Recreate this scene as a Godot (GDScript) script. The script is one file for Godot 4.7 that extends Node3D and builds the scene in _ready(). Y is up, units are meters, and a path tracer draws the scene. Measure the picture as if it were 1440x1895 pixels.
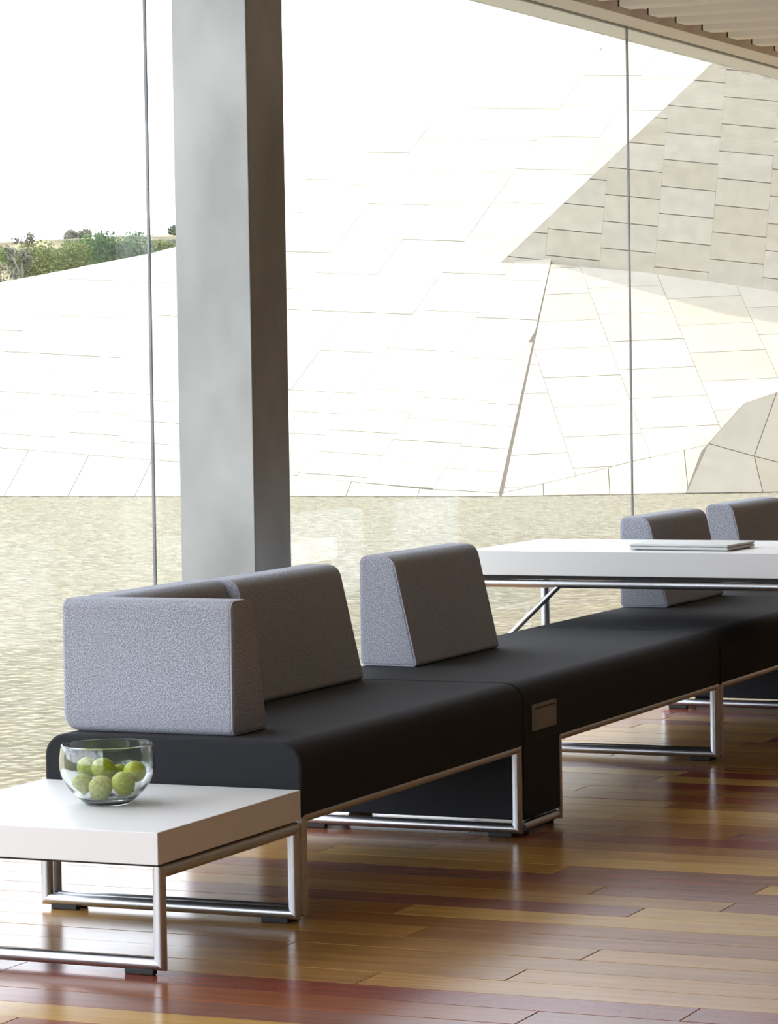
extends Node3D
# A lounge by a glass wall: a run of black bench modules with grey cushions, two white tables, and pale stone slopes outside.
# Axes: -Z runs along the benches away from the camera, +X into the room, the glass is at X = GLASS.

const GLASS := -1.315
const CEIL := 2.734
var rng := RandomNumberGenerator.new()
var mats := {}
var used_names := {}

# ------------------------------------------------------------------ helpers
func lin(r: float, g: float, b: float) -> Color:
	return Color(r, g, b).linear_to_srgb()

func mat(key: String, c: Color, rough := 0.8, metal := 0.0) -> StandardMaterial3D:
	var m := StandardMaterial3D.new()
	m.albedo_color = c
	m.roughness = rough
	m.metallic = metal
	m.resource_name = key
	mats[key] = m
	return m

func numbered(called: String) -> String:
	if not used_names.has(called):
		used_names[called] = 0
		return called
	used_names[called] += 1
	return "%s_%03d" % [called, used_names[called]]

func tag(o: Node3D, label: String, category := "", group := "", kind := "") -> void:
	if label: o.set_meta("label", label)
	if category: o.set_meta("category", category)
	if group: o.set_meta("group", group)
	if kind: o.set_meta("kind", kind)

func thing(called: String, at: Vector3, label: String, category: String, group := "") -> Node3D:
	var o := Node3D.new()
	o.name = numbered(called)
	add_child(o)
	o.position = at
	tag(o, label, category, group)
	return o

func structure(called: String, label := "", at := Vector3.ZERO) -> Node3D:
	var o := Node3D.new()
	o.name = called
	add_child(o)
	o.position = at
	tag(o, label, "", "", "structure")
	return o

func begin() -> SurfaceTool:
	var st := SurfaceTool.new()
	st.begin(Mesh.PRIMITIVE_TRIANGLES)
	return st

func part(called: String, st: SurfaceTool, m: Material, parent: Node3D, at := Vector3.ZERO) -> MeshInstance3D:
	var o := MeshInstance3D.new()
	o.name = called
	o.mesh = st.commit()
	o.material_override = m
	o.position = at
	parent.add_child(o, true)
	return o

func share(called: String, mesh: Mesh, m: Material, parent: Node3D, xf: Transform3D) -> MeshInstance3D:
	var o := MeshInstance3D.new()
	o.name = called
	o.mesh = mesh
	o.material_override = m
	o.transform = xf
	parent.add_child(o, true)
	return o

func tri(st: SurfaceTool, p: Array, n: Array, uv: Array) -> void:
	var a: Vector3 = p[0]
	var b: Vector3 = p[1]
	var c: Vector3 = p[2]
	var cr := (b - a).cross(c - a)
	if cr.length_squared() < 1e-18: return
	var avg: Vector3 = n[0] + n[1] + n[2]
	var order := [0, 1, 2] if cr.dot(avg) < 0.0 else [0, 2, 1]
	for k in order:
		st.set_normal(n[k])
		st.set_uv(uv[k])
		st.add_vertex(p[k])

func quad(st: SurfaceTool, p: Array, n: Array, uv: Array) -> void:
	tri(st, [p[0], p[1], p[2]], [n[0], n[1], n[2]], [uv[0], uv[1], uv[2]])
	tri(st, [p[0], p[2], p[3]], [n[0], n[2], n[3]], [uv[0], uv[2], uv[3]])

# Outline (counter-clockwise) with rounded corners: [points, outward normals]
func outline(pts: Array, rads: Array, steps := 5) -> Array:
	var ps := PackedVector2Array()
	var ns := PackedVector2Array()
	var cnt := pts.size()
	for i in cnt:
		var p: Vector2 = pts[i]
		var d1: Vector2 = (p - pts[(i + cnt - 1) % cnt]).normalized()
		var d2: Vector2 = (pts[(i + 1) % cnt] - p).normalized()
		var n1 := Vector2(d1.y, -d1.x)
		var n2 := Vector2(d2.y, -d2.x)
		var r: float = rads[i]
		if r <= 0.0:
			ps.append(p); ns.append(n1)
			ps.append(p); ns.append(n2)
		else:
			var ang := n1.angle_to(n2)
			var s := p - d1 * r * tan(absf(ang) / 2.0)
			var c := s - n1 * r
			for k in steps + 1:
				var n := n1.rotated(ang * k / steps)
				ps.append(c + n * r); ns.append(n)
	return [ps, ns]

# Extrudes an outline along local z with rounded end edges of radius r.
func extrude(st: SurfaceTool, out: Array, z0: float, z1: float, r := 0.0, xf := Transform3D.IDENTITY, steps := 3, shear := 0.0, yref := 0.0, heel := 0.0) -> void:
	var ps: PackedVector2Array = out[0]
	var ns: PackedVector2Array = out[1]
	var cnt := ps.size()
	var rings := []
	if r > 0.0:
		for k in steps + 1:
			var t := PI / 2 * (1.0 - float(k) / steps)
			rings.append([r - r * cos(t), z0 + r - r * sin(t), cos(t), -sin(t), 1.0])
		for k in steps + 1:
			var t := PI / 2 * float(k) / steps
			rings.append([r - r * cos(t), z1 - r + r * sin(t), cos(t), sin(t), 0.0])
	else:
		rings = [[0.0, z0, 1.0, 0.0, 1.0], [0.0, z1, 1.0, 0.0, 0.0]]
	var run := PackedFloat32Array()
	run.append(0.0)
	for i in cnt: run.append(run[i] + ps[i].distance_to(ps[(i + 1) % cnt]))
	var at := func(k: int, i: int) -> Vector3:
		var g: Array = rings[k]
		var q: Vector2 = ps[i] - ns[i] * float(g[0])
		var pull := 0.0
		if heel > 0.0 and g[4] == 0.0 and q.y < heel: pull = heel - sqrt(maxf(heel * heel - (heel - q.y) * (heel - q.y), 0.0))
		return xf * Vector3(q.x, q.y, g[1] + g[4] * shear * (q.y - yref) - pull)
	var nrm := func(k: int, i: int) -> Vector3:
		var g: Array = rings[k]
		return (xf.basis * Vector3(ns[i].x * g[2], ns[i].y * g[2], g[3])).normalized()
	for k in rings.size() - 1:
		for i in cnt:
			var j := (i + 1) % cnt
			if ps[i].distance_squared_to(ps[j]) < 1e-14: continue
			quad(st, [at.call(k, i), at.call(k, j), at.call(k + 1, j), at.call(k + 1, i)],
				[nrm.call(k, i), nrm.call(k, j), nrm.call(k + 1, j), nrm.call(k + 1, i)],
				[Vector2(run[i], rings[k][1]), Vector2(run[i + 1], rings[k][1]), Vector2(run[i + 1], rings[k + 1][1]), Vector2(run[i], rings[k + 1][1])])
	for e in [0, rings.size() - 1]:
		var flat := PackedVector2Array()
		var src := []
		for i in cnt:
			var q: Vector2 = ps[i] - ns[i] * float(rings[e][0])
			if flat.size() and q.distance_squared_to(flat[flat.size() - 1]) < 1e-12: continue
			flat.append(q); src.append(i)
		if flat[0].distance_squared_to(flat[flat.size() - 1]) < 1e-12:
			flat.remove_at(flat.size() - 1)
		var ix := Geometry2D.triangulate_polygon(flat)
		var n := (xf.basis * Vector3(0, 0, -1 if e == 0 else 1)).normalized()
		for k in range(0, ix.size(), 3):
			var tp := []
			var tu := []
			for m in 3:
				tp.append(at.call(e, src[ix[k + m]]))
				tu.append(flat[ix[k + m]])
			tri(st, tp, [n, n, n], tu)

func sharp(poly: PackedVector2Array) -> Array:
	var pts := []
	var rads := []
	for p in poly:
		pts.append(p); rads.append(0.0)
	if Geometry2D.is_polygon_clockwise(poly): pts.reverse()
	return outline(pts, rads)

func frame_of(o: Vector3, u: Vector3, v: Vector3, n: Vector3) -> Transform3D:
	return Transform3D(Basis(u, v, n), o)

# A box between two corners with rounded edges.
func box(st: SurfaceTool, lo: Vector3, hi: Vector3, r := 0.0, steps := 2) -> void:
	var p := [Vector2(lo.x, lo.y), Vector2(hi.x, lo.y), Vector2(hi.x, hi.y), Vector2(lo.x, hi.y)]
	extrude(st, outline(p, [r, r, r, r], steps), lo.z, hi.z, r, Transform3D.IDENTITY, steps)

func box_of(lo: Vector3, hi: Vector3, r := 0.0, steps := 2) -> SurfaceTool:
	var st := begin()
	box(st, lo, hi, r, steps)
	return st

# A round tube from a to b; da / db are the directions of the tubes it is mitred to (ZERO: a flat end).
func tube(st: SurfaceTool, a: Vector3, b: Vector3, r: float, da := Vector3.ZERO, db := Vector3.ZERO, segs := 18) -> void:
	var d := (b - a).normalized()
	var x := d.cross(Vector3.UP if absf(d.y) < 0.9 else Vector3.RIGHT).normalized()
	var y := d.cross(x)
	var ends := [[a, (d + da).normalized() if da != Vector3.ZERO else d], [b, (d + db).normalized() if db != Vector3.ZERO else d]]
	var pts := [[], []]
	var ns := []
	for i in segs:
		var n := x * cos(TAU * i / segs) + y * sin(TAU * i / segs)
		ns.append(n)
		for e in 2:
			var q: Vector3 = ends[e][0] + n * r
			var pn: Vector3 = ends[e][1]
			pts[e].append(q + d * ((ends[e][0] - q).dot(pn) / d.dot(pn)))
	for i in segs:
		var j := (i + 1) % segs
		quad(st, [pts[0][i], pts[0][j], pts[1][j], pts[1][i]], [ns[i], ns[j], ns[j], ns[i]], [Vector2.ZERO, Vector2.ZERO, Vector2.ZERO, Vector2.ZERO])
		for e in 2:
			if (da if e == 0 else db) == Vector3.ZERO:
				var cn: Vector3 = -d if e == 0 else d
				tri(st, [ends[e][0], pts[e][i], pts[e][j]], [cn, cn, cn], [Vector2.ZERO, Vector2.ZERO, Vector2.ZERO])

func tube_part(called: String, a: Vector3, b: Vector3, r: float, m: Material, parent: Node3D, da := Vector3.ZERO, db := Vector3.ZERO) -> MeshInstance3D:
	var st := begin()
	tube(st, a, b, r, da, db)
	return part(called, st, m, parent)

# Turns a profile of (radius, height) round the y axis.
func lathe(st: SurfaceTool, prof: PackedVector2Array, segs := 48, xf := Transform3D.IDENTITY) -> void:
	var ns := PackedVector2Array()
	for i in prof.size():
		var d := (prof[mini(i + 1, prof.size() - 1)] - prof[maxi(i - 1, 0)]).normalized()
		ns.append(Vector2(d.y, -d.x))
	for i in prof.size() - 1:
		for k in segs:
			var p := []
			var n := []
			for q in [[i, k], [i, k + 1], [i + 1, k + 1], [i + 1, k]]:
				var t: float = TAU * q[1] / segs
				p.append(xf * Vector3(prof[q[0]].x * cos(t), prof[q[0]].y, prof[q[0]].x * sin(t)))
				n.append((xf.basis * Vector3(ns[q[0]].x * cos(t), ns[q[0]].y, ns[q[0]].x * sin(t))).normalized())
			quad(st, p, n, [Vector2(float(k) / segs, prof[i].y), Vector2(float(k + 1) / segs, prof[i].y), Vector2(float(k + 1) / segs, prof[i + 1].y), Vector2(float(k) / segs, prof[i + 1].y)])

# A grey picture of value noise between two brightnesses; sx and sy stretch it.
func noise_image(w: int, h: int, sd: int, freq: float, sx: float, sy: float, lo: float, hi: float, fine := 0.0, kind := FastNoiseLite.TYPE_SIMPLEX_SMOOTH, octaves := 4) -> ImageTexture:
	var n := FastNoiseLite.new()
	n.seed = sd
	n.frequency = freq
	n.noise_type = kind
	n.fractal_octaves = octaves
	var r := RandomNumberGenerator.new()
	r.seed = sd
	var im := Image.create(w, h, false, Image.FORMAT_RGB8)
	for y in h:
		for x in w:
			# wrapped by blending the two edges
			var fx := clampf((x - w * 0.85) / (w * 0.15), 0, 1)
			var fy := clampf((y - h * 0.85) / (h * 0.15), 0, 1)
			var v := n.get_noise_2d(x * sx, y * sy)
			if fx > 0: v = lerpf(v, n.get_noise_2d((x - w) * sx, y * sy), fx)
			if fy > 0: v = lerpf(v, n.get_noise_2d(x * sx, (y - h) * sy), fy)
			v = clampf(0.5 + v * 0.9 + (r.randf() - 0.5) * fine, 0, 1)
			var g := lerpf(lo, hi, v)
			im.set_pixel(x, y, Color(g, g, g))
	return ImageTexture.create_from_image(im)

func plane_map(m: StandardMaterial3D, t: Texture2D, s: float, world := false) -> void:
	m.albedo_texture = t
	m.uv1_triplanar = true
	m.uv1_world_triplanar = world
	m.uv1_scale = Vector3(s, s, s)

# ------------------------------------------------------------------ light and camera
func set_view() -> void:
	var cam := Camera3D.new()
	cam.name = "camera"
	cam.fov = 18.263
	cam.near = 0.05
	cam.far = 4000.0
	cam.transform = Transform3D(Basis(Vector3(0.914647, -0.015758, -0.403946), Vector3(-0.004315, 0.998802, -0.048733), Vector3(0.40423, 0.046317, 0.913484)), Vector3(3.2409, 1.3222, 6.7833))
	add_child(cam)
	cam.current = true

	var env := Environment.new()
	env.background_mode = Environment.BG_SKY
	env.tonemap_mode = Environment.TONE_MAPPER_LINEAR
	env.tonemap_exposure = 1.9
	env.sdfgi_enabled = true
	env.ssao_enabled = true
	env.ssil_enabled = true
	var pano := PanoramaSkyMaterial.new()
	pano.panorama = cloudy_sky()
	var sky := Sky.new()
	sky.sky_material = pano
	env.sky = sky
	var we := WorldEnvironment.new()
	we.name = "world_environment"
	we.environment = env
	add_child(we)

	var sun := DirectionalLight3D.new()
	sun.name = "sun"
	sun.light_energy = 0.85
	sun.light_color = Color(1.0, 0.95, 0.86)
	sun.light_angular_distance = 1.0
	sun.shadow_enabled = true
	sun.sky_mode = DirectionalLight3D.SKY_MODE_LIGHT_ONLY
	add_child(sun)
	sun.look_at_from_position(Vector3(0.025, 0.98, -0.195) * 10.0, Vector3.ZERO, Vector3.UP)

# Bright thin cloud over the whole sky with a few soft gaps of pale blue.
func cloudy_sky() -> ImageTexture:
	var w := 2048
	var h := 1024
	var n := FastNoiseLite.new()
	n.seed = 3211
	n.frequency = 4.0
	n.noise_type = FastNoiseLite.TYPE_SIMPLEX_SMOOTH
	n.fractal_octaves = 4
	var im := Image.create(w, h, false, Image.FORMAT_RGBF)
	for y in h:
		var el := PI / 2 - PI * (y + 0.5) / h
		for x in w:
			var az := TAU * (x + 0.5) / w
			var d := Vector3(-cos(el) * sin(az), sin(el) * 2.2, cos(el) * cos(az))
			var v := n.get_noise_3dv(d)
			var cloud := smoothstep(-0.20, -0.05, v)
			var c := Vector3(0.44, 0.53, 0.66).lerp(Vector3(2.64, 2.78, 3.02), cloud)
			im.set_pixel(x, y, Color(c.x, c.y, c.z))
	return ImageTexture.create_from_image(im)

# ------------------------------------------------------------------ materials
func make_materials() -> void:
	var m: StandardMaterial3D
	var speck := noise_image(512, 512, 5, 0.17, 1, 1, 0.60, 1.0, 0.35, FastNoiseLite.TYPE_SIMPLEX_SMOOTH, 2)
	m = mat("grey_wool", lin(0.57, 0.605, 0.70), 0.95)
	plane_map(m, speck, 2.6)
	m.heightmap_enabled = false
	m.rim_enabled = true
	m.rim = 0.25
	m.rim_tint = 0.5
	var weave := noise_image(256, 256, 6, 0.3, 1, 1, 0.8, 1.0, 0.25)
	m = mat("black_wool", lin(0.021, 0.0225, 0.028), 0.9)
	plane_map(m, weave, 3.0)
	m = mat("grey_piping", lin(0.45, 0.46, 0.52), 0.9)
	m = mat("steel", lin(0.58, 0.60, 0.625), 0.36, 1.0)
	m = mat("black_rubber", lin(0.02, 0.02, 0.02), 0.6)
	m = mat("white_laminate", lin(0.90, 0.92, 0.925), 0.38)
	m = mat("dark_board", lin(0.03, 0.028, 0.027), 0.7)
	m = mat("outlet_grey", lin(0.215, 0.21, 0.20), 0.45)
	m = mat("outlet_slot", lin(0.03, 0.03, 0.03), 0.6)
	m = mat("laptop_silver", lin(0.62, 0.64, 0.62), 0.42, 0.35)
	m = mat("laptop_edge", lin(0.5, 0.48, 0.40), 0.4, 0.6)

	m = mat("pillar_steel", lin(0.44, 0.452, 0.435), 0.38, 0.45)
	plane_map(m, noise_image(256, 256, 21, 0.012, 1.0, 0.5, 0.84, 1.0, 0.03), 0.8)

	m = mat("window_glass", Color(0.93, 0.98, 0.96, 0.03), 0.0)
	m.transparency = BaseMaterial3D.TRANSPARENCY_ALPHA
	m = mat("silicone", lin(0.23, 0.245, 0.26), 0.4)
	m = mat("bowl_glass", Color(0.98, 0.995, 0.99, 0.0), 0.0)
	m.refraction_enabled = true
	m.refraction_scale = 0.05
	for k in 3:
		m = mat("lime_%d" % k, [lin(0.60, 0.68, 0.06), lin(0.44, 0.55, 0.03), lin(0.74, 0.78, 0.22)][k], 0.42)
		m.subsurf_scatter_enabled = true
		m.subsurf_scatter_strength = 0.15
		plane_map(m, noise_image(64, 64, 40 + k, 0.09, 1, 1, 0.72, 1.0, 0.1), 14.0)
	m = mat("lime_stem", lin(0.12, 0.11, 0.03), 0.8)

	m = mat("ceiling_paint", lin(0.93, 0.91, 0.875), 0.8)
	m = mat("slat_paint", lin(0.93, 0.91, 0.875), 0.7)
	m = mat("soffit_paint", lin(0.85, 0.84, 0.79), 0.8)
	m = mat("dark_channel", lin(0.05, 0.045, 0.035), 0.7)
	m = mat("wall_brown", lin(0.17, 0.13, 0.10), 0.85)
	m = mat("wall_beige", lin(0.80, 0.70, 0.57), 0.85)
	m = mat("plinth_grey", lin(0.25, 0.25, 0.24), 0.5, 0.3)

	# timber: one grain, several tones
	var grain := noise_image(512, 256, 31, 0.02, 0.22, 2.4, 0.89, 1.0, 0.01)
	var tones := [lin(0.58, 0.32, 0.095), lin(0.40, 0.19, 0.064), lin(0.36, 0.122, 0.050), lin(0.29, 0.074, 0.042), lin(0.32, 0.140, 0.090), lin(0.66, 0.40, 0.115), lin(0.48, 0.26, 0.085)]
	for k in tones.size():
		m = mat("timber_%d" % k, tones[k], 0.2)
		m.metallic_specular = 0.30
		m.albedo_texture = grain
		m.uv1_scale = Vector3(0.9, 1.9, 1)
	m = mat("timber_far", Color.WHITE, 0.2)
	m.metallic_specular = 0.30
	m.albedo_texture = grain
	m.vertex_color_use_as_albedo = true
	m.uv1_scale = Vector3(0.9, 1.9, 1)
	m = mat("subfloor", lin(0.03, 0.018, 0.01), 0.8)

	# stone
	var blotch := noise_image(256, 256, 51, 0.03, 1, 1, 0.92, 1.0, 0.05)
	var stones := [lin(0.40, 0.378, 0.308), lin(0.385, 0.358, 0.285), lin(0.412, 0.393, 0.328), lin(0.383, 0.367, 0.302)]
	for k in stones.size():
		m = mat("limestone_%d" % k, stones[k], 0.85)
		plane_map(m, blotch, 0.7, true)
	m = mat("stone_joint", lin(0.10, 0.095, 0.075), 0.95)
	m = mat("stone_core", lin(0.36, 0.345, 0.29), 0.9)
	for k in 3:
		m = mat("sett_%d" % k, [lin(0.24, 0.228, 0.164), lin(0.228, 0.217, 0.158), lin(0.25, 0.24, 0.182)][k], 0.9)
	m = mat("sett_far", Color.WHITE, 0.9)
	m.vertex_color_use_as_albedo = true
	m = mat("plaza_bed", lin(0.205, 0.195, 0.142), 0.95)
	plane_map(m, noise_image(256, 256, 61, 0.05, 1, 1, 0.75, 1.0, 0.2), 0.5, true)

	# countryside
	m = mat("hill_grass", lin(0.30, 0.27, 0.15), 0.95)
	plane_map(m, noise_image(256, 256, 71, 0.03, 1, 2, 0.45, 1.0, 0.2), 0.012, true)
	for k in 5:
		m = mat("foliage_%d" % k, [lin(0.070, 0.110, 0.018), lin(0.045, 0.092, 0.024), lin(0.028, 0.062, 0.022), lin(0.085, 0.105, 0.026), lin(0.115, 0.125, 0.085)][k], 0.8)
		m.cull_mode = BaseMaterial3D.CULL_DISABLED
		m.backlight_enabled = true
		m.backlight = [lin(0.06, 0.09, 0.01), lin(0.04, 0.08, 0.015), lin(0.025, 0.05, 0.015), lin(0.06, 0.08, 0.015), lin(0.05, 0.05, 0.04)][k]
	m = mat("bark", lin(0.22, 0.20, 0.16), 0.9)
	m = mat("pale_bark", lin(0.24, 0.24, 0.21), 0.9)

# ------------------------------------------------------------------ the room
func build_room() -> void:
	# floor: planks lying across the room, 137 mm wide
	var floor_root := structure("floor", "glossy timber plank floor in mixed red, brown and tan tones")
	part("subfloor", box_of(Vector3(GLASS - 0.03, -0.30, -16.0), Vector3(9.0, -0.024, 8.5)), mats.subfloor, floor_root)
	var rest := begin()
	var pick := [0, 1, 1, 2, 0, 6, 4, 6, 5, 1, 6, 3]
	# seams and tones that the photograph shows, by row
	var known := {
		0: [[0.714], [6, 0]], 1: [[0.424], [6, 0]], 2: [[-0.376, 1.2], [4, 3, 3]], 3: [[0.9], [2, 4]], 4: [[1.0], [4, 4]], 5: [[0.55], [5, 4]],
		-1: [[0.09, 1.5], [1, 6, 6]], -2: [[0.785], [6, 0]], -3: [[0.30, 1.6], [0, 1, 1]], -4: [[-0.1, 1.35], [6, 1, 5]], -5: [[0.15, 1.45], [1, 5, 5]],
		-6: [[0.70], [4, 5]], -7: [[0.885], [6, 4]], -8: [[0.50], [1, 4]], -9: [[0.886], [4, 5]], -10: [[0.30], [0, 4]],
	}
	for k in range(-119, 85):
		var z0 := 0.365 + 0.137 * k
		var z1 := z0 + 0.137
		if z0 < -15.95 or z1 > 8.45: continue
		var cuts := [GLASS + 0.025]
		var which := []
		if known.has(k):
			cuts.append_array(known[k][0])
			which = known[k][1].duplicate()
		else:
			cuts.append(GLASS + 0.2 + rng.randf() * 1.1)
			which.append(pick[rng.randi() % pick.size()])
		while cuts[-1] < 8.0:
			cuts.append(cuts[-1] + 0.9 + rng.randf() * 0.7)
		cuts[-1] = 8.97
		while which.size() < cuts.size() - 1:
			which.append(pick[rng.randi() % pick.size()])
		for i in cuts.size() - 1:
			var g := 0.0008
			var lo := Vector3(cuts[i] + g, -0.022, z0 + g)
			var hi := Vector3(cuts[i + 1] - g, rng.randf_range(-0.0003, 0.0003), z1 - g)
			var off := Vector2(rng.randf() * 3.0, rng.randf() * 3.0)
			var near: bool = z0 > -5.9 and z1 < 1.5 and cuts[i] < 1.75
			if near:
				var st := begin()
				plank(st, lo, hi, off)
				part("plank", st, mats["timber_%d" % which[i]], floor_root)
			else:
				var c: Color = (mats["timber_%d" % which[i]] as StandardMaterial3D).albedo_color.srgb_to_linear()
				rest.set_color(c)
				plank(rest, lo, hi, off)
	var r := part("planks", rest, mats.timber_far, floor_root)
	r.set_meta("kind", "stuff")

	var t := structure("trim_1", "steel channel that holds the glass along the floor edge")
	part("channel", box_of(Vector3(GLASS - 0.03, -0.30, -16.0), Vector3(GLASS + 0.022, 0.004, 8.5), 0.002), mats.plinth_grey, t)

	# ceiling: painted border by the glass, recessed field with slats, and an eave outside
	var ceil_root := structure("ceiling", "cream painted ceiling with slats across and a border along the glass")
	part("field", box_of(Vector3(-1.15, CEIL + 0.045, -16.0), Vector3(9.2, CEIL + 0.5, 8.5)), mats.ceiling_paint, ceil_root)
	part("border", box_of(Vector3(GLASS + 0.022, CEIL, -16.0), Vector3(-1.15, CEIL + 0.5, 8.5), 0.003), mats.ceiling_paint, ceil_root)
	part("channel", box_of(Vector3(GLASS - 0.02, CEIL + 0.02, -16.0), Vector3(GLASS + 0.022, CEIL + 0.5, 8.5)), mats.dark_channel, ceil_root)
	part("channel_rib", box_of(Vector3(GLASS + 0.001, CEIL + 0.004, -16.0), Vector3(GLASS + 0.005, CEIL + 0.021, 8.5)), mats.plinth_grey, ceil_root)
	part("eave", box_of(Vector3(-1.507, CEIL, -16.2), Vector3(GLASS - 0.018, CEIL + 0.5, 8.7), 0.003), mats.soffit_paint, ceil_root)
	var slat_mesh := box_of(Vector3(-1.07, CEIL, -0.06), Vector3(8.95, CEIL + 0.046, 0.06), 0.004).commit()
	var cap_mesh := box_of(Vector3(-1.078, CEIL + 0.002, -0.055), Vector3(-1.0705, CEIL + 0.044, 0.055)).commit()
	for k in range(-27, 48):
		var z := -5.37 - 0.354 * k
		if z < -15.9 or z > 8.4: continue
		var s := share("slat", slat_mesh, mats.slat_paint, ceil_root, Transform3D(Basis.IDENTITY, Vector3(0, 0, z)))
		share("end_cap", cap_mesh, mats.dark_channel, s, Transform3D.IDENTITY)

	# the glass wall
	var joints := [-16.0, -14.77, -10.433, -6.095, -1.757, 2.581, 6.919, 8.5]
	for i in joints.size() - 1:
		var w := structure("window_%d" % (i + 1), "tall frameless pane of clear glass in the window wall")
		part("pane", box_of(Vector3(GLASS - 0.006, 0.002, joints[i] + 0.0038), Vector3(GLASS + 0.0, CEIL + 0.021, joints[i + 1] - 0.0038)), mats.window_glass, w)
		if i > 0:
			part("joint", box_of(Vector3(GLASS - 0.007, 0.002, joints[i] - 0.0038), Vector3(GLASS + 0.001, CEIL + 0.02, joints[i] + 0.0038)), mats.silicone, w)

	part("panel", box_of(Vector3(9.0, -0.3, -16.0), Vector3(9.2, CEIL + 0.5, 8.5)), mats.wall_brown, structure("wall_right"))
	var back := structure("wall_back", "glazed end wall behind the camera, between a sill and the ceiling")
	part("sill", box_of(Vector3(GLASS, -0.3, 8.5), Vector3(9.2, 0.10, 8.7)), mats.wall_brown, back)
	part("lintel", box_of(Vector3(GLASS, CEIL - 0.06, 8.5), Vector3(9.2, CEIL + 0.5, 8.7)), mats.wall_brown, back)
	part("end_panel", box_of(Vector3(2.6, 0.10, 8.5), Vector3(9.2, CEIL - 0.06, 8.7)), mats.wall_brown, back)
	for k in 2:
		var bx := GLASS + 1.9375 * k
		part("pane", box_of(Vector3(bx + 0.04, 0.10, 8.59), Vector3(bx + 1.9375, CEIL - 0.06, 8.60)), mats.window_glass, back)
		part("mullion", box_of(Vector3(bx - 0.0, 0.10, 8.55), Vector3(bx + 0.04, CEIL - 0.06, 8.65)), mats.plinth_grey, back)
	part("panel", box_of(Vector3(GLASS, -0.3, -16.2), Vector3(9.2, CEIL + 0.5, -16.0)), mats.wall_beige, structure("wall_far"))

	var col := thing("pillar", Vector3(-1.095, 0, -1.866), "square brushed steel pillar standing between the benches and the glass", "pillar")
	part("shaft", box_of(Vector3(-0.125, 0.0, -0.125), Vector3(0.125, CEIL + 0.046, 0.125), 0.004), mats.pillar_steel, col)
	part("base_plate", box_of(Vector3(-0.13, 0.0, -0.13), Vector3(0.13, 0.012, 0.13), 0.002), mats.pillar_steel, col)

func plank(st: SurfaceTool, lo: Vector3, hi: Vector3, off: Vector2) -> void:
	var b := 0.0012
	var up := Vector3.UP
	var top := [Vector3(lo.x + b, hi.y, lo.z + b), Vector3(hi.x - b, hi.y, lo.z + b), Vector3(hi.x - b, hi.y, hi.z - b), Vector3(lo.x + b, hi.y, hi.z - b)]
	var rim := [Vector3(lo.x, hi.y - b, lo.z), Vector3(hi.x, hi.y - b, lo.z), Vector3(hi.x, hi.y - b, hi.z), Vector3(lo.x, hi.y - b, hi.z)]
	var low := []
	for p in rim: low.append(Vector3(p.x, lo.y, p.z))
	var uv := func(p: Vector3) -> Vector2: return Vector2(p.x, p.z) + off
	quad(st, top, [up, up, up, up], [uv.call(top[0]), uv.call(top[1]), uv.call(top[2]), uv.call(top[3])])
	for i in 4:
		var j := (i + 1) % 4
		var side: Vector3 = [Vector3(0, 0, -1), Vector3(1, 0, 0), Vector3(0, 0, 1), Vector3(-1, 0, 0)][i]
		var s2 := (side + up).normalized()
		quad(st, [top[i], top[j], rim[j], rim[i]], [s2, s2, s2, s2], [uv.call(top[i]), uv.call(top[j]), uv.call(rim[j]), uv.call(rim[i])])
		quad(st, [rim[i], rim[j], low[j], low[i]], [side, side, side, side], [uv.call(rim[i]), uv.call(rim[j]), uv.call(rim[j]), uv.call(rim[i])])

# ------------------------------------------------------------------ furniture
const TR := 0.0145   # tube radius
const FLOOR_RAIL := 0.0252
const TOP_RAIL := 0.2495

# Two tube legs joined by a rail along the floor and the rails above, mitred at the corners.
func sled(o: Node3D, x0: float, x1: float, z: float, ytop: float, inward: float, r := TR) -> void:
	var dn := Vector3(0, -1, 0)
	for s in [[x0, 1.0], [x1, -1.0]]:
		tube_part("leg", Vector3(s[0], ytop, z), Vector3(s[0], FLOOR_RAIL, z), r, mats.steel, o, Vector3(0, 0, inward), Vector3(s[1], 0, 0))
	tube_part("floor_rail", Vector3(x0, FLOOR_RAIL, z), Vector3(x1, FLOOR_RAIL, z), r, mats.steel, o, dn, Vector3(0, 1, 0))
	for x in [x0 + 0.05, x1 - 0.05]:
		part("foot", box_of(Vector3(x - 0.036, 0, z - 0.010), Vector3(x + 0.036, FLOOR_RAIL - r * 0.75, z + 0.010), 0.003), mats.black_rubber, o)

func seat_outline() -> Array:
	return outline([Vector2(-0.70, 0.248), Vector2(0.0, 0.248), Vector2(0.0, 0.429), Vector2(-0.70, 0.429)], [0.0095, 0.0095, 0.055, 0.055], 8)

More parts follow.
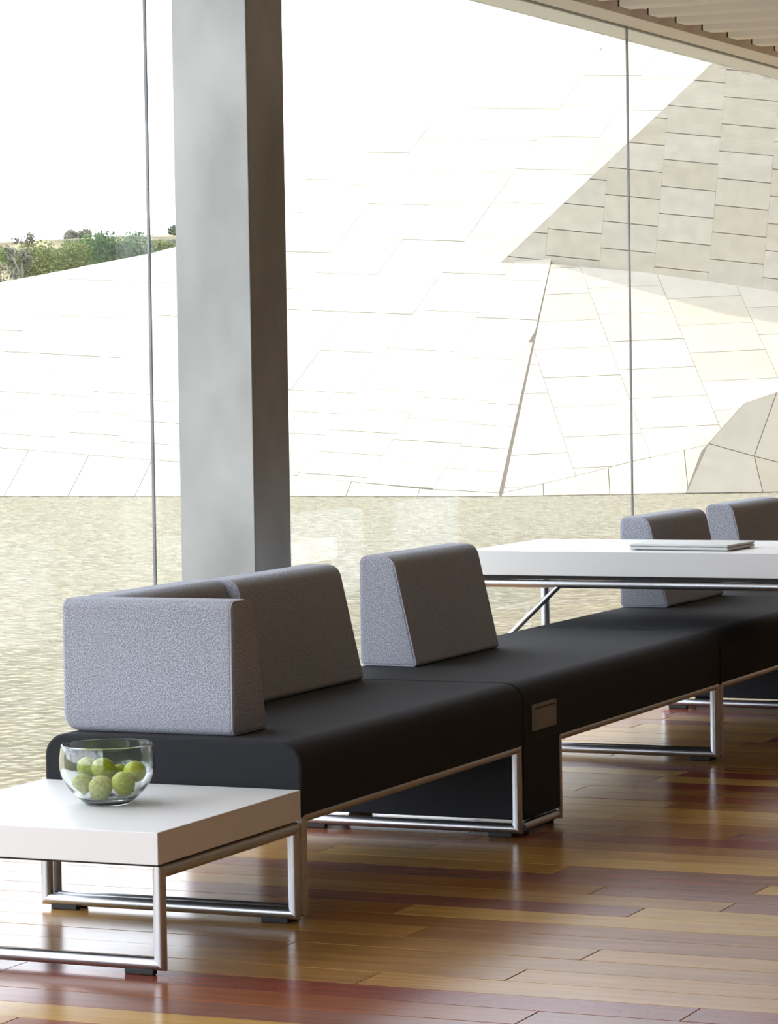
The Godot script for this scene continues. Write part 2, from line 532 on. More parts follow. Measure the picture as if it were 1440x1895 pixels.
# A bench module from z0 (near) to z1 (far); legs at the listed z; a solid end block at the near end if block > 0.
func bench(z0: float, z1: float, near_leg: float, far_leg: float, block: float, label: String) -> Node3D:
	var o := thing("bench", Vector3(0, 0, z0), label, "bench", "black bench modules in a row")
	var st := begin()
	extrude(st, seat_outline(), z1 - z0, 0.0, 0.009)
	part("seat", st, mats.black_wool, o)
	var n := near_leg - z0
	var f := far_leg - z0
	for x in [-0.0135, -0.6865]:
		tube_part("side_rail", Vector3(x, TOP_RAIL, n), Vector3(x, TOP_RAIL, f), TR, mats.steel, o, Vector3(0, 1, 0), Vector3(0, -1, 0))
	sled(o, -0.6865, -0.0135, n, TOP_RAIL, 1.0)
	sled(o, -0.6865, -0.0135, f, TOP_RAIL, -1.0)
	if block > 0.0:
		var pst := begin()
		extrude(pst, outline([Vector2(-0.697, 0.044), Vector2(-0.002, 0.044), Vector2(-0.002, 0.26), Vector2(-0.697, 0.26)], [0.004, 0.004, 0.004, 0.004]), -block, -0.001, 0.004)
		part("end_block", pst, mats.black_wool, o)
		tube_part("base_rail", Vector3(-0.0135, FLOOR_RAIL, -0.012), Vector3(-0.0135, FLOOR_RAIL, n + TR), TR * 0.9, mats.steel, o)
		tube_part("base_rail", Vector3(-0.6865, FLOOR_RAIL, -0.012), Vector3(-0.6865, FLOOR_RAIL, n + TR), TR * 0.9, mats.steel, o)
		var pad := part("foot", box_of(Vector3(-0.06, 0, -0.055), Vector3(-0.01, 0.018, -0.02), 0.003), mats.black_rubber, o)
		pad = part("foot", box_of(Vector3(-0.69, 0, -0.055), Vector3(-0.64, 0.018, -0.02), 0.003), mats.black_rubber, o)
		var plate := part("outlet_plate", box_of(Vector3(-0.003, 0.287, -0.245), Vector3(0.005, 0.362, -0.063), 0.0025), mats.outlet_grey, o)
		plate.set_meta("label", "grey power outlet plate")
		part("outlet_cover", box_of(Vector3(0.004, 0.292, -0.235), Vector3(0.0065, 0.346, -0.075), 0.001), mats.outlet_grey, plate)
		part("outlet_slot", box_of(Vector3(0.004, 0.348, -0.23), Vector3(0.0058, 0.352, -0.078)), mats.outlet_slot, plate)
	return o

# Wedge cushion profile: x from the upright back (0) to the front foot, y from the seat.
func cushion_outline(depth: float) -> Array:
	var pts := [Vector2(0.0, 0.0), Vector2(depth, 0.0)]
	var rads := [0.018, 0.0125]
	for y in [0.020, 0.026, 0.033, 0.042]:
		pts.append(Vector2(depth * (1.0 - 0.40 * y / 0.328), y))
		rads.append(0.0)
	pts.append_array([Vector2(depth * 0.60, 0.328), Vector2(0.002, 0.328)])
	rads.append_array([0.042, 0.022])
	for y in [0.042, 0.033, 0.026, 0.020]:
		pts.append(Vector2(0.0, y))
		rads.append(0.0)
	return outline(pts, rads, 8)

func plain_outline(depth: float) -> Array:
	return outline([Vector2(0.0, 0.0), Vector2(depth, 0.0), Vector2(depth * 0.60, 0.328), Vector2(0.002, 0.328)], [0.018, 0.0125, 0.042, 0.022], 8)

func cushion(at: Vector3, turn: float, length: float, depth: float, label: String, called: String, category: String, mitre := 0.0, heel := 0.0) -> void:
	var o := thing(called, at, label, category, "grey wool cushions on the benches")
	o.rotation.y = turn
	var st := begin()
	extrude(st, cushion_outline(depth), 0.0, length, 0.012, Transform3D(Basis(Vector3(1, 0, 0), Vector3(0, 1, 0), Vector3(0, 0, -1)), Vector3.ZERO), 4, mitre, 0.0, heel)
	part("pad", st, mats.grey_wool, o)
	# the sewn edges round both ends
	var prof := plain_outline(depth)
	var ps: PackedVector2Array = prof[0]
	var ns: PackedVector2Array = prof[1]
	for e in ([0.0045, length - 0.0045] if mitre == 0.0 and heel == 0.0 else [length - 0.0045] if heel == 0.0 else [0.0045]):
		var pst := begin()
		for i in ps.size():
			var j := (i + 1) % ps.size()
			var a := ps[i] - ns[i] * 0.0035
			var b := ps[j] - ns[j] * 0.0035
			if a.distance_to(b) > 1e-4:
				tube(pst, Vector3(a.x, a.y, -e), Vector3(b.x, b.y, -e), 0.0028, Vector3.ZERO, Vector3.ZERO, 6)
		part("piping", pst, mats.grey_piping, o)

func build_furniture() -> void:
	# low table: a thick white slab on a sled frame
	var t := thing("coffee_table", Vector3(-0.35, 0, 0.362), "low square white coffee table with the glass bowl of limes on top", "table")
	part("tabletop", box_of(Vector3(-0.35, 0.246, -0.359), Vector3(0.35, 0.3175, 0.362), 0.0018), mats.white_laminate, t)
	part("underlay", box_of(Vector3(-0.335, 0.240, -0.345), Vector3(0.335, 0.2465, 0.347)), mats.dark_board, t)
	for x in [-0.3365, 0.3365]:
		tube_part("side_rail", Vector3(x, 0.2265, 0.333), Vector3(x, 0.2265, -0.344), TR, mats.steel, t, Vector3(0, 1, 0), Vector3(0, -1, 0))
	sled(t, -0.3365, 0.3365, 0.333, 0.2265, 1.0)
	sled(t, -0.3365, 0.3365, -0.344, 0.2265, -1.0)

	bench(-0.004, -1.441, -0.024, -1.421, 0.0, "black bench module nearest the low coffee table, carrying the corner cushions and armrest")
	bench(-1.446, -3.215, -1.736, -3.195, 0.285, "second black bench module from the coffee table, with the grey outlet plate")
	bench(-3.221, -4.684, -3.240, -4.664, 0.0, "third black bench module, passing under the white desk with the laptop")
	bench(-4.690, -6.46, -4.980, -6.44, 0.285, "farthest black bench module, beyond the white desk, with the last grey cushion")

	var s := 0.429
	cushion(Vector3(-0.66, s, -0.772), 0.0, 0.652, 0.186, "grey back cushion in front of the steel pillar, right of the corner cushion", "back_cushion", "cushion")
	cushion(Vector3(-0.66, s, -1.802), 0.0, 0.655, 0.186, "grey back cushion standing alone on the second bench left of the white desk", "back_cushion", "cushion")
	cushion(Vector3(-0.66, s, -4.09), 0.0, 0.655, 0.186, "grey back cushion directly behind the laptop and the white desk", "back_cushion", "cushion")
	cushion(Vector3(-0.66, s, -5.08), 0.0, 0.655, 0.186, "farthest grey back cushion, cut by the right edge of the photo", "back_cushion", "cushion")
	cushion(Vector3(-0.693, s, -0.262), 0.0, 0.506, 0.186, "grey back cushion in the corner, mostly hidden behind the armrest cushion", "back_cushion", "cushion", -0.24)
	cushion(Vector3(-0.21, s, -0.066), PI / 2, 0.472, 0.192, "grey armrest cushion lying across the near end of the bench, facing the coffee table", "armrest_cushion", "cushion", 0.0, 0.042)

	# white desk that spans the bench
	var d := thing("desk", Vector3(0, 0, -3.59), "long white desk spanning across the black bench with the laptop on it", "desk")
	part("desktop", box_of(Vector3(-0.91, 0.602, -0.36), Vector3(0.91, 0.684, 0.36), 0.0018), mats.white_laminate, d)
	part("underlay", box_of(Vector3(-0.895, 0.588, -0.345), Vector3(0.895, 0.6025, 0.345)), mats.dark_board, d)
	for z in [-0.342, 0.342]:
		tube_part("apron_rail", Vector3(-0.89, 0.5735, z), Vector3(0.89, 0.5735, z), 0.0135, mats.steel, d, Vector3(0, 1, 0), Vector3(0, -1, 0))
		for e in [-1.0, 1.0]:
			tube_part("leg", Vector3(e * 0.89, 0.5735, z), Vector3(e * 0.89, 0.008, z), 0.0155, mats.steel, d, Vector3(e, 0, 0))
			part("foot", box_of(Vector3(e * 0.89 - 0.02, 0, z - 0.02), Vector3(e * 0.89 + 0.02, 0.01, z + 0.02), 0.003), mats.black_rubber, d)
			if z > 0.0: tube_part("brace", Vector3(e * 0.575, 0.568, z), Vector3(e * 0.885, 0.276, z), 0.0095, mats.steel, d)
	for e in [-1.0, 1.0]:
		tube_part("cross_rail", Vector3(e * 0.89, 0.5735, -0.33), Vector3(e * 0.89, 0.5735, 0.33), 0.012, mats.steel, d)

	# closed laptop
	var l := thing("laptop", Vector3(-0.172, 0.684, -3.455), "thin silver laptop lying closed on the white desk", "laptop")
	l.rotation.y = -0.06
	part("base", box_of(Vector3(-0.178, 0.002, -0.125), Vector3(0.178, 0.013, 0.125), 0.005, 3), mats.laptop_silver, l)
	part("lid", box_of(Vector3(-0.178, 0.0135, -0.125), Vector3(0.178, 0.021, 0.125), 0.0035, 3), mats.laptop_silver, l)
	tube_part("hinge", Vector3(-0.13, 0.012, -0.122), Vector3(0.13, 0.012, -0.122), 0.006, mats.laptop_edge, l)
	for x in [-0.15, 0.15]:
		for z in [-0.1, 0.1]:
			part("pad", box_of(Vector3(x - 0.008, 0, z - 0.008), Vector3(x + 0.008, 0.0025, z + 0.008)), mats.black_rubber, l)

	# glass bowl of limes
	var at := Vector3(-0.330, 0.3178, 0.347)
	var b := thing("bowl", at, "clear glass bowl holding green limes on the coffee table", "bowl")
	var prof := PackedVector2Array()
	var outer := [Vector2(0.0, 0.0), Vector2(0.048, 0.0), Vector2(0.0535, 0.0022), Vector2(0.063, 0.010), Vector2(0.0845, 0.030), Vector2(0.1005, 0.053), Vector2(0.1095, 0.080), Vector2(0.1105, 0.100), Vector2(0.1075, 0.128), Vector2(0.1055, 0.138)]
	var inner := [Vector2(0.1035, 0.1395), Vector2(0.1025, 0.138), Vector2(0.1045, 0.126), Vector2(0.1072, 0.100), Vector2(0.106, 0.081), Vector2(0.097, 0.056), Vector2(0.081, 0.035), Vector2(0.057, 0.0145), Vector2(0.03, 0.0098), Vector2(0.0, 0.009)]
	for p in curve_through(outer): prof.append(p)
	for p in curve_through(inner): prof.append(p)
	var st := begin()
	lathe(st, prof, 64)
	part("glass", st, mats.bowl_glass, b)
	var limes := [
		[Vector3(-0.070, 0.0755, -0.033), 0.0255, 0, "lime at the upper left of the glass bowl"],
		[Vector3(-0.061, 0.0405, 0.010), 0.0265, 2, "pale lime low on the left side of the glass bowl"],
		[Vector3(-0.019, 0.0760, -0.016), 0.0275, 1, "dark green lime on top in the middle of the bowl, with its stem scar showing"],
		[Vector3(0.001, 0.0405, 0.034), 0.0275, 2, "pale round lime at the front of the bowl"],
		[Vector3(0.053, 0.0510, 0.022), 0.0265, 0, "lime low on the right side of the bowl"],
		[Vector3(0.056, 0.0710, -0.030), 0.0265, 0, "lime resting at the upper right against the glass"],
		[Vector3(-0.002, 0.0560, -0.064), 0.0270, 1, "dark lime at the back, half hidden behind the middle lime"],
	]
	for k in limes.size():
		var q := thing("lime", at + limes[k][0], limes[k][3], "lime", "limes in the glass bowl")
		q.rotation = Vector3(0.5 + 0.9 * k, 1.3 * k, 0.8 + 0.5 * k) if k != 2 else Vector3(0.3, 0.0, 1.0)
		var r: float = limes[k][1]
		var pr := PackedVector2Array()
		for i in 19:
			var a := -PI / 2 + PI * i / 18.0
			var nub := 0.05 * exp(-pow((PI / 2 - a) / 0.22, 2)) + 0.03 * exp(-pow((PI / 2 + a) / 0.18, 2))
			pr.append(Vector2(maxf(r * cos(a), 0.0), r * sin(a) * (1.04 + nub)))
		var ls := begin()
		lathe(ls, pr, 24)
		part("flesh", ls, mats["lime_%d" % limes[k][2]], q)
		var stem := begin()
		lathe(stem, PackedVector2Array([Vector2(0.0, -r * 1.085), Vector2(0.0026, -r * 1.08), Vector2(0.0030, -r * 1.05), Vector2(0.0, -r * 1.045)]), 8)
		part("stem_scar", stem, mats.lime_stem, q)

# A smooth run of points through the given ones.
func curve_through(p: Array) -> PackedVector2Array:
	var o := PackedVector2Array()
	for i in p.size() - 1:
		for k in 4:
			var v: Vector2 = p[i].cubic_interpolate(p[i + 1], p[maxi(i - 1, 0)], p[mini(i + 2, p.size() - 1)], k / 4.0)
			o.append(Vector2(maxf(v.x, 0.0), v.y))
	o.append(p[-1])
	return o

# ------------------------------------------------------------------ outside
func build_plaza() -> void:
	var g := structure("ground", "plaza of small pale yellow stone setts outside the glass")
	part("bed", box_of(Vector3(-60.0, -0.60, -60.0), Vector3(GLASS - 0.03, -0.030, 40.0)), mats.plaza_bed, g)
	part("bed", box_of(Vector3(GLASS - 0.03, -0.60, 8.7), Vector3(40.0, -0.030, 40.0)), mats.plaza_bed, g)
	var meshes := []
	for k in 3: meshes.append(sett_mesh(k).commit())
	var spots := []
	var wobble := FastNoiseLite.new()
	wobble.seed = 8
	wobble.frequency = 0.25
	# rows run along Z; stop where the stone slope begins
	var x := GLASS - 0.085
	while x > -15.5:
		var z := 1.5
		while z > -23.6:
			var len := rng.randf_range(0.055, 0.105)
			var at := Vector3(x + wobble.get_noise_2d(x * 2.0, z * 2.0) * 0.05, -0.030, z - len / 2)
			z -= len + 0.005
			# only the wedge of ground that the photograph could see, with some to spare
			var to := Vector2(at.x - 3.2409, at.z - 6.7833)
			var side := to.angle_to(Vector2(-0.404, -0.913))
			if absf(side) > (0.27 if to.length() < 15.0 else 0.17) or on_slope(at): continue
			spots.append([at, len, to.length(), side])
		x -= 0.07
	spots.sort_custom(func(a, b): return a[2] < b[2])
	# the setts that show largest: left of the benches, nearest first
	var single := 0
	var mm_at := []
	for s in spots:
		var turn := Basis(Vector3.UP, rng.randf_range(-0.08, 0.08)) * Basis(Vector3.RIGHT, rng.randf_range(-0.035, 0.035)) * Basis(Vector3.BACK, rng.randf_range(-0.04, 0.04))
		var xf := Transform3D(turn.scaled_local(Vector3(rng.randf_range(0.76, 0.86), rng.randf_range(0.85, 1.15), s[1] / 0.10)), s[0])
		if single < 300 and s[3] < -0.101 and s[3] > -0.125 and s[2] > 9.5:
			share("sett", meshes[single % 3], mats["sett_%d" % (rng.randi() % 3)], g, xf)
			single += 1
		else:
			mm_at.append(xf)
	var mm := MultiMesh.new()
	mm.transform_format = MultiMesh.TRANSFORM_3D
	mm.use_colors = true
	mm.mesh = meshes[0]
	mm.instance_count = mm_at.size()
	var base := [Color(0.24, 0.228, 0.164), Color(0.228, 0.217, 0.158), Color(0.25, 0.24, 0.182)]
	for i in mm_at.size():
		mm.set_instance_transform(i, mm_at[i])
		var c: Color = base[rng.randi() % 3] * rng.randf_range(0.9, 1.08)
		c.a = 1.0
		mm.set_instance_color(i, c)
	var o := MultiMeshInstance3D.new()
	o.name = "setts"
	o.multimesh = mm
	o.material_override = mats.sett_far
	o.set_meta("kind", "stuff")
	g.add_child(o)

func on_slope(p: Vector3) -> bool:
	if p.x < -8.5: return p.z < -22.5 + 0.0483 * (-8.5 - p.x) * 1.0 + 0.0
	return p.z < -22.5 - 0.466 * (p.x + 8.5)

func sett_mesh(k: int) -> SurfaceTool:
	var r := RandomNumberGenerator.new()
	r.seed = 90 + k
	var st := begin()
	var hx := 0.038
	var hz := 0.047
	var lo := []
	var mid := []
	var top := []
	for c in [Vector2(-1, -1), Vector2(1, -1), Vector2(1, 1), Vector2(-1, 1)]:
		var q := Vector2(c.x * hx * r.randf_range(0.93, 1.04), c.y * hz * r.randf_range(0.93, 1.04))
		lo.append(Vector3(q.x, -0.01, q.y))
		mid.append(Vector3(q.x, 0.013, q.y))
		top.append(Vector3(q.x * 0.76, r.randf_range(0.020, 0.026), q.y * 0.80))
	var z := Vector2.ZERO
	for i in 4:
		var j := (i + 1) % 4
		for pair in [[lo, mid], [mid, top]]:
			var n: Vector3 = (pair[0][j] - pair[0][i]).cross(pair[1][i] - pair[0][i]).normalized()
			if n.dot(pair[0][i] + pair[0][j]) < 0: n = -n
			quad(st, [pair[0][i], pair[0][j], pair[1][j], pair[1][i]], [n, n, n, n], [z, z, z, z])
	var u := Vector3.UP
	quad(st, top, [u, u, u, u], [z, z, z, z])
	return st

func stone_panel(parent: Node3D, poly: PackedVector2Array, xf: Transform3D, gap := 0.0045, deep := 0.013) -> void:
	for shrunk in Geometry2D.offset_polygon(poly, -gap, Geometry2D.JOIN_MITER):
		if shrunk.size() < 3: continue
		var area := 0.0
		for i in shrunk.size(): area += shrunk[i].cross(shrunk[(i + 1) % shrunk.size()])
		if absf(area) < 0.012: continue
		var st := begin()
		extrude(st, sharp(shrunk), -deep - 0.02, rng.randf_range(-0.002, 0.003), 0.0, xf)
		part("panel", st, mats["limestone_%d" % (rng.randi() % 4)], parent)

# Blocks in columns; seams[i] is the s of a column's left side; rows follow t = first + step * j + tilt * s.
func courses(parent: Node3D, xf: Transform3D, region: PackedVector2Array, seams: Array, lean: float, first: Array, step: float, tilt: float, t0: float, t1: float, grow := 99.0) -> void:
	for i in seams.size() - 1:
		var t: float = first[i % first.size()]
		while t > t0: t -= step
		while t < t1:
			var h := step * (2.0 if t > grow else 1.0)
			var cell := PackedVector2Array()
			for c in [[seams[i], t], [seams[i + 1], t], [seams[i + 1], t + h], [seams[i], t + h]]:
				cell.append(Vector2(c[0] + lean * c[1], c[1] + tilt * (c[0] - seams[i])))
			for piece in Geometry2D.intersect_polygons(cell, region):
				if not Geometry2D.is_polygon_clockwise(piece):
					stone_panel(parent, piece, xf)
			t += h

func facet(parent: Node3D, called: String, p0: Vector3, p1: Vector3, degrees: float) -> Array:
	var u := (p1 - p0).normalized()
	var back := Vector3(u.z, 0, -u.x)
	if back.z > 0: back = -back
	var v := back * cos(deg_to_rad(degrees)) + Vector3.UP * sin(deg_to_rad(degrees))
	var n := u.cross(v).normalized()
	var xf := frame_of(p0, u, v, n)
	var o := Node3D.new()
	o.name = called
	parent.add_child(o, true)
	return [o, xf]

func core(parent: Node3D, poly: PackedVector2Array, xf: Transform3D, front: float, deep: float) -> void:
	var st := begin()
	extrude(st, sharp(poly), -deep, front, 0.0, xf)
	part("backing", st, mats.stone_joint, parent)

func build_stone_building() -> void:
	var b := thing("stone_building", Vector3.ZERO, "low building of pale limestone blocks with long sloping faces beyond the plaza", "building")
	# left slope
	var a := facet(b, "slope_face", Vector3(-14.08, 0, -22.23), Vector3(-8.5, 0, -22.5), 30.0)
	var crease := Vector2(-0.1677, 0.9858)
	var foot := Vector2(5.5865, 0)
	var bend := foot + crease * 5.18
	var whole := PackedVector2Array([Vector2(-9, -0.05), Vector2(5.5865, -0.05), foot, bend, Vector2(9.5, 5.75), Vector2(9.5, 14.0), Vector2(7.2, 14.6), Vector2(4.59, 11.56), Vector2(3.24, 9.85), Vector2(2.17, 8.6), Vector2(1.19, 7.45), Vector2(0.84, 7.05), Vector2(-0.10, 5.54), Vector2(-0.41, 5.36), Vector2(-2.13, 4.75), Vector2(-2.88, 4.48), Vector2(-9, 3.2)])
	core(a[0], whole, a[1], -0.012, 0.9)
	var strip := PackedVector2Array([Vector2(-9, 0.0), Vector2(5.57, 0.0), Vector2(5.55, 0.06), Vector2(4.76, 0.13), Vector2(3.23, 0.39), Vector2(1.87, 0.66), Vector2(-0.43, 0.97), Vector2(-9, 2.1)])
	courses(a[0], a[1], strip, [-8.6, -7.7, -6.8, -5.9, -5.0, -4.1, -3.2, -2.3, -1.5, 0.05, 0.8, 1.57, 2.4, 3.1, 3.93, 4.7, 5.7], -0.12, [-0.05], 2.4, 0.0, -0.05, 2.3)
	var upper := PackedVector2Array([Vector2(-9, 2.1), Vector2(-0.43, 0.97), Vector2(1.87, 0.66), Vector2(3.23, 0.39), Vector2(4.76, 0.13), Vector2(5.55, 0.06), bend, Vector2(9.5, 5.75), Vector2(9.5, 14.0), Vector2(7.2, 14.6), Vector2(4.59, 11.56), Vector2(3.24, 9.85), Vector2(2.17, 8.6), Vector2(1.19, 7.45), Vector2(0.84, 7.05), Vector2(-0.10, 5.54), Vector2(-0.41, 5.36), Vector2(-2.13, 4.75), Vector2(-2.88, 4.48), Vector2(-9, 3.2)])
	var seams := []
	for k in range(-16, 9): seams.append(3.23 + 0.79 * k)
	courses(a[0], a[1], upper, seams, 0.06, [0.02, 0.24, 0.10, 0.43], 0.425, -0.12, -1.0, 14.8, 1.9)
	# right slope, turned a little away
	var c := facet(b, "slope_face", Vector3(-8.5, 0, -22.5), Vector3(-5.226, 0, -24.026), 30.0)
	var rcrease := Vector2(0.1677, 0.9858)
	core(c[0], PackedVector2Array([Vector2(0, -0.05), Vector2(8, -0.05), Vector2(8, 3.9), Vector2(3.28, 4.3), rcrease * 4.9, Vector2.ZERO]), c[1], -0.012, 0.9)
	var low := PackedVector2Array([Vector2(0, 0), Vector2(8, 0), Vector2(8, 3.0), Vector2(2.18, 0.92), Vector2(1.33, 0.60), Vector2(0.74, 0.34), Vector2(0.02, 0.06)])
	courses(c[0], c[1], low, [-0.4, 0.42, 1.08, 1.86, 2.7, 3.5, 4.4, 5.3, 6.2, 7.1, 8.0], 0.05, [-0.05], 3.4, 0.0, -0.05, 3.3)
	var high := PackedVector2Array([Vector2(0.02, 0.06), Vector2(0.74, 0.34), Vector2(1.33, 0.60), Vector2(2.18, 0.92), Vector2(8, 3.0), Vector2(8, 3.9), Vector2(3.3, 4.3), rcrease * 4.9])
	courses(c[0], c[1], high, [-0.05, 0.80, 1.62, 2.44, 3.26, 4.08, 4.9, 5.72, 6.54, 7.36, 8.2], -0.10, [0.15, 0.5, 0.05, 0.38], 0.60, 0.06, -0.6, 7.0)
	# upright shaded face that rises to the right
	var w := Node3D.new()
	w.name = "gable_face"
	b.add_child(w, true)
	var tu := Vector3(0.9896, 0, -0.1438).normalized()
	var txf := frame_of(Vector3(-10.142, 2.441, -26.654), tu, Vector3.UP, tu.cross(Vector3.UP))
	var gable := PackedVector2Array([Vector2(0, 0), Vector2(3.857, -0.475), Vector2(8.0, -0.99), Vector2(8.0, 2.45), Vector2(2.785, 2.45), Vector2(2.453, 2.155), Vector2(1.224, 1.077)])
	core(w, gable, txf, -0.012, 1.2)
	var gs := [-0.12, 0.517, 1.147, 1.771, 2.389, 2.996, 3.60, 4.20, 4.80, 5.40, 6.0, 6.6, 7.2, 7.8, 8.4]
	courses(w, txf, gable, gs, 0.10, [0.10, 0.375, 0.145, 0.215, -0.01, 0.07], 0.297, -0.125, -1.6, 7.2)
	# small upright wing at the right, standing on the plaza
	var f := facet(b, "wing_face", Vector3(-6.811, 0, -23.20), Vector3(-5.226, 0, -23.908), 82.0)
	var wing := PackedVector2Array([Vector2(0, 0), Vector2(6, 0), Vector2(6, 1.6), Vector2(1.473, 1.124), Vector2(0.927, 0.994), Vector2(0.599, 0.888), Vector2(0.233, 0.494)])
	core(f[0], wing, f[1], -0.012, 1.6)
	var cut := [Vector2(0.233, 0.494), Vector2(0.685, 0.36), Vector2(0.897, 0.285), Vector2(6, -0.5)]
	stone_panel(f[0], PackedVector2Array([Vector2(0, 0), Vector2(0.762, 0), Vector2(0.685, 0.36), Vector2(0.233, 0.494)]), f[1])
	stone_panel(f[0], PackedVector2Array([Vector2(0.762, 0), Vector2(1.55, 0), Vector2(1.45, 0.15), Vector2(0.685, 0.36)]), f[1])
	stone_panel(f[0], PackedVector2Array([Vector2(0.233, 0.494), Vector2(0.685, 0.36), Vector2(0.927, 0.994), Vector2(0.599, 0.888)]), f[1])
	stone_panel(f[0], PackedVector2Array([Vector2(0.685, 0.36), Vector2(1.45, 0.15), Vector2(1.70, 1.15), Vector2(0.927, 0.994)]), f[1])
	stone_panel(f[0], PackedVector2Array([Vector2(1.55, 0), Vector2(3.5, 0), Vector2(3.5, 1.33), Vector2(1.70, 1.15), Vector2(1.45, 0.15)]), f[1])
	stone_panel(f[0], PackedVector2Array([Vector2(3.5, 0), Vector2(6, 0), Vector2(6, 1.6), Vector2(3.5, 1.33)]), f[1])

func build_country() -> void:
	# far hillside: a long ridge of dry grass
	var n := FastNoiseLite.new()
	n.seed = 4
	n.frequency = 0.02
	var st := begin()
	var grid := []
	for i in 41:
		var row := []
		for j in 26:
			# along the ridge, and from its near foot to the far side
			var along := -260.0 + 13.0 * i
			var deep := -135.0 + 9.0 * j
			var c := Vector3(-205.0, 0, -358.0) + Vector3(0.867, 0, -0.498) * along + Vector3(-0.498, 0, -0.867) * deep
			var h := 18.3 * exp(-pow(deep / 46.0, 2)) * (1.0 if deep < 0 else 1.0) + along * 0.020
			c.y = maxf(h + n.get_noise_2d(along * 1.4, deep * 1.4) * 1.4, -1.6)
			row.append(c)
		grid.append(row)
	for i in 40:
		for j in 25:
			var a: Vector3 = grid[i][j]
			var b2: Vector3 = grid[i + 1][j]
			var c2: Vector3 = grid[i + 1][j + 1]
			var d: Vector3 = grid[i][j + 1]
			var nn := (b2 - a).cross(d - a).normalized()
			if nn.y < 0: nn = -nn
			var z := Vector2.ZERO
			quad(st, [a, b2, c2, d], [nn, nn, nn, nn], [z, z, z, z])
	var hill := structure("hill", "far hillside of dry grass and scrub behind the trees")
	part("slope", st, mats.hill_grass, hill)
	var far := structure("ground_far")
	far.name = "countryside"
	part("land", box_of(Vector3(-900, -3.0, -1200), Vector3(700, -0.35, 400)), mats.hill_grass, far)

	# trees on the near side of the hill: [point of the crown top, height, width, foliage, label, kind]
	var t := [
		[Vector3(-176.9, 14.1, -295.6), 8.0, 4.6, 4, "pale slim tree cut by the left edge of the photo", 1],
		[Vector3(-200.6, 16.8, -337.4), 8.5, 4.4, 0, "bright green bushy tree second from the left edge, among the pale slim trees", 0],
		[Vector3(-187.6, 17.0, -317.2), 9.5, 3.0, 4, "grey slim tree with a spiky top, nearest to the left edge", 1],
		[Vector3(-177.8, 15.3, -302.1), 8.5, 3.6, 4, "pale slim tree standing between the two spiky grey trees", 1],
		[Vector3(-195.3, 18.3, -333.5), 10.0, 3.0, 4, "silvery slim tree whose thin spike rises highest near the left", 1],
		[Vector3(-178.1, 15.2, -306.5), 8.0, 5.6, 3, "low olive scrub tree left of the golden green tree", 0],
		[Vector3(-198.3, 16.4, -343.4), 7.5, 5.0, 4, "grey green tree behind the low olive scrub tree", 0],
		[Vector3(-178.6, 15.9, -313.1), 8.5, 7.2, 3, "broad golden green tree in the left part of the tree belt", 0],
		[Vector3(-186.1, 16.6, -329.6), 8.5, 5.6, 1, "mid green round tree right of the golden green tree", 0],
		[Vector3(-206.2, 19.8, -366.5), 9.5, 4.2, 4, "pale grey tree rising behind the mid green trees", 1],
		[Vector3(-179.6, 16.8, -321.8), 8.5, 6.0, 1, "deep mid green tree in the middle of the tree belt", 0],
		[Vector3(-188.8, 17.6, -341.8), 8.5, 6.0, 0, "yellow green tree left of centre, before the dark green trees", 0],
		[Vector3(-170.6, 16.7, -310.8), 9.5, 5.4, 2, "dark green tree second from the glass joint", 0],
		[Vector3(-192.9, 18.6, -355.5), 9.0, 6.6, 1, "leafy green tree just left of the glass joint", 0],
		[Vector3(-205.8, 20.4, -380.4), 10.0, 2.6, 4, "thin tree whose small crown stands above the leafy green tree", 1],
		[Vector3(-162.1, 16.0, -301.7), 8.5, 5.0, 2, "darkest green tree, directly behind the glass joint", 0],
		[Vector3(-172.2, 16.0, -323.5), 4.5, 4.0, 3, "yellowish shrub between the glass joint and the steel pillar", 0],
		[Vector3(-183.0, 17.1, -347.2), 3.8, 5.0, 4, "grey shrub beside the steel pillar, right of the yellowish shrub", 0],
	]
	for k in t.size(): tree(t[k], 300 + k)
	for k in 7:
		var al := -38.0 + 13.5 * k
		var at := Vector3(-205.0, 18.0 + al * 0.02, -358.0) + Vector3(0.867, 0, -0.498) * al
		tree([at + Vector3(0, 1.5 + 0.35 * (k % 3), 0), 2.6, 5.5, 4 if k % 2 else 2, ["grey green shrub on the far hilltop, leftmost", "second shrub from the left on the far hilltop", "third shrub from the left on the far hilltop", "middle shrub on the far hilltop", "third shrub from the right on the far hilltop", "second shrub from the right on the far hilltop", "rightmost shrub on the far hilltop, nearest the pillar"][k], 2], 400 + k)

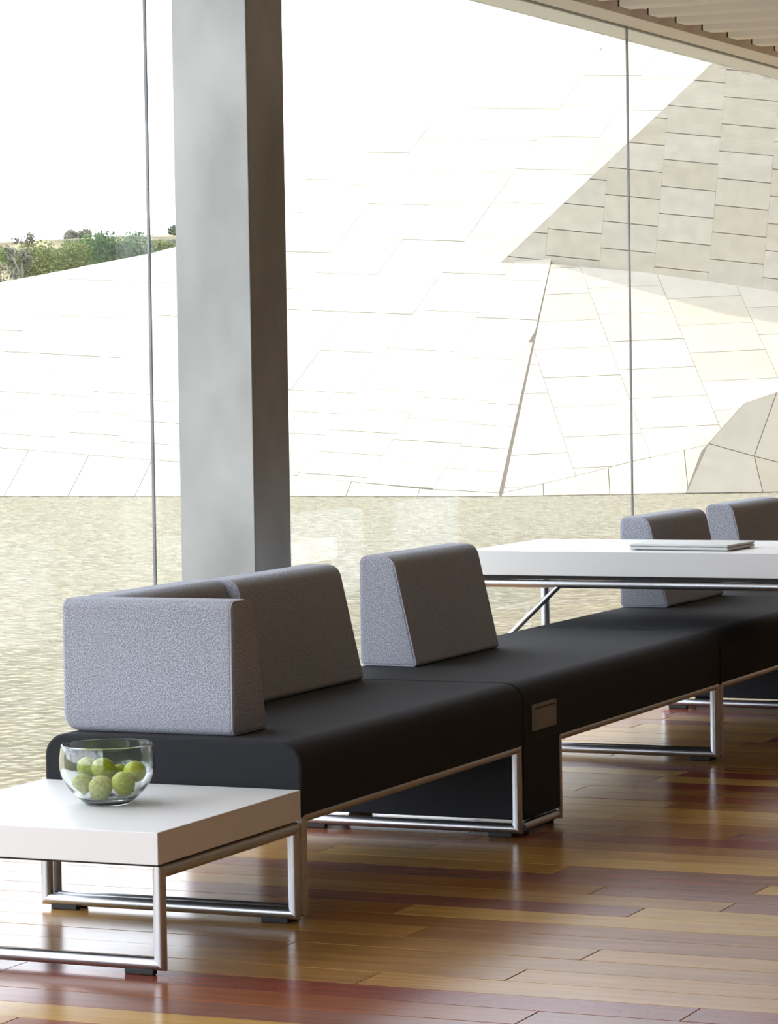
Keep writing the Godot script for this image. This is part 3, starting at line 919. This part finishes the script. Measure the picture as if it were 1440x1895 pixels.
func tree(d: Array, sd: int) -> void:
	var r := RandomNumberGenerator.new()
	r.seed = sd
	var h: float = d[1]
	var w: float = d[2]
	var foot: Vector3 = d[0] - Vector3(0, h, 0)
	var o := thing("shrub" if d[5] == 2 or h < 4.0 else "tree", foot, d[4], "shrub" if d[5] == 2 or h < 4.0 else "tree", "shrubs on the hilltop" if d[5] == 2 else "trees beyond the stone building")
	var thin: bool = d[5] == 1
	var tr := begin()
	tube(tr, Vector3(0, -1.5, 0), Vector3(0.05 * w, h * 0.85, 0), 0.07 + 0.006 * h)
	for k in (5 if thin else 3):
		var a := r.randf() * TAU
		var y := h * r.randf_range(0.2, 0.6)
		tube(tr, Vector3(0.03 * w, y, 0), Vector3(cos(a) * w * 0.3, y + h * r.randf_range(0.2, 0.35), sin(a) * w * 0.3), 0.06)
	part("trunk", tr, mats.pale_bark if thin else mats.bark, o)
	var lobes := []
	for k in (10 if thin else 12):
		if thin: lobes.append([Vector3(r.randf_range(-0.22, 0.22) * w, h * r.randf_range(0.35, 0.95), r.randf_range(-0.22, 0.22) * w), w * r.randf_range(0.16, 0.28)])
		else: lobes.append([Vector3(r.randf_range(-0.3, 0.3) * w, h * r.randf_range(0.42, 0.90), r.randf_range(-0.3, 0.3) * w), minf(w * r.randf_range(0.26, 0.36), h * 0.26)])
	var st := begin()
	for k in (700 if thin else 2200):
		var lobe: Array = lobes[r.randi() % lobes.size()]
		var dir := Vector3(r.randfn(), r.randfn(), r.randfn()).normalized()
		var p: Vector3 = lobe[0] + dir * float(lobe[1]) * pow(r.randf(), 0.33)
		if p.y > h * 1.04: continue
		var s := r.randf_range(0.12, 0.26)
		var x := Vector3(r.randfn(), r.randfn(), r.randfn()).normalized()
		var y := x.cross(dir).normalized()
		var nn := x.cross(y).normalized()
		var z := Vector2.ZERO
		if nn.dot(dir) < 0: nn = -nn
		quad(st, [p - x * s, p - y * s * 0.6, p + x * s, p + y * s * 0.6], [nn, nn, nn, nn], [z, z, z, z])
	part("foliage", st, mats["foliage_%d" % d[3]], o)

func _ready() -> void:
	rng.seed = 2024
	set_view()
	make_materials()
	build_room()
	build_stone_building()
	build_plaza()
	build_country()
	build_furniture()
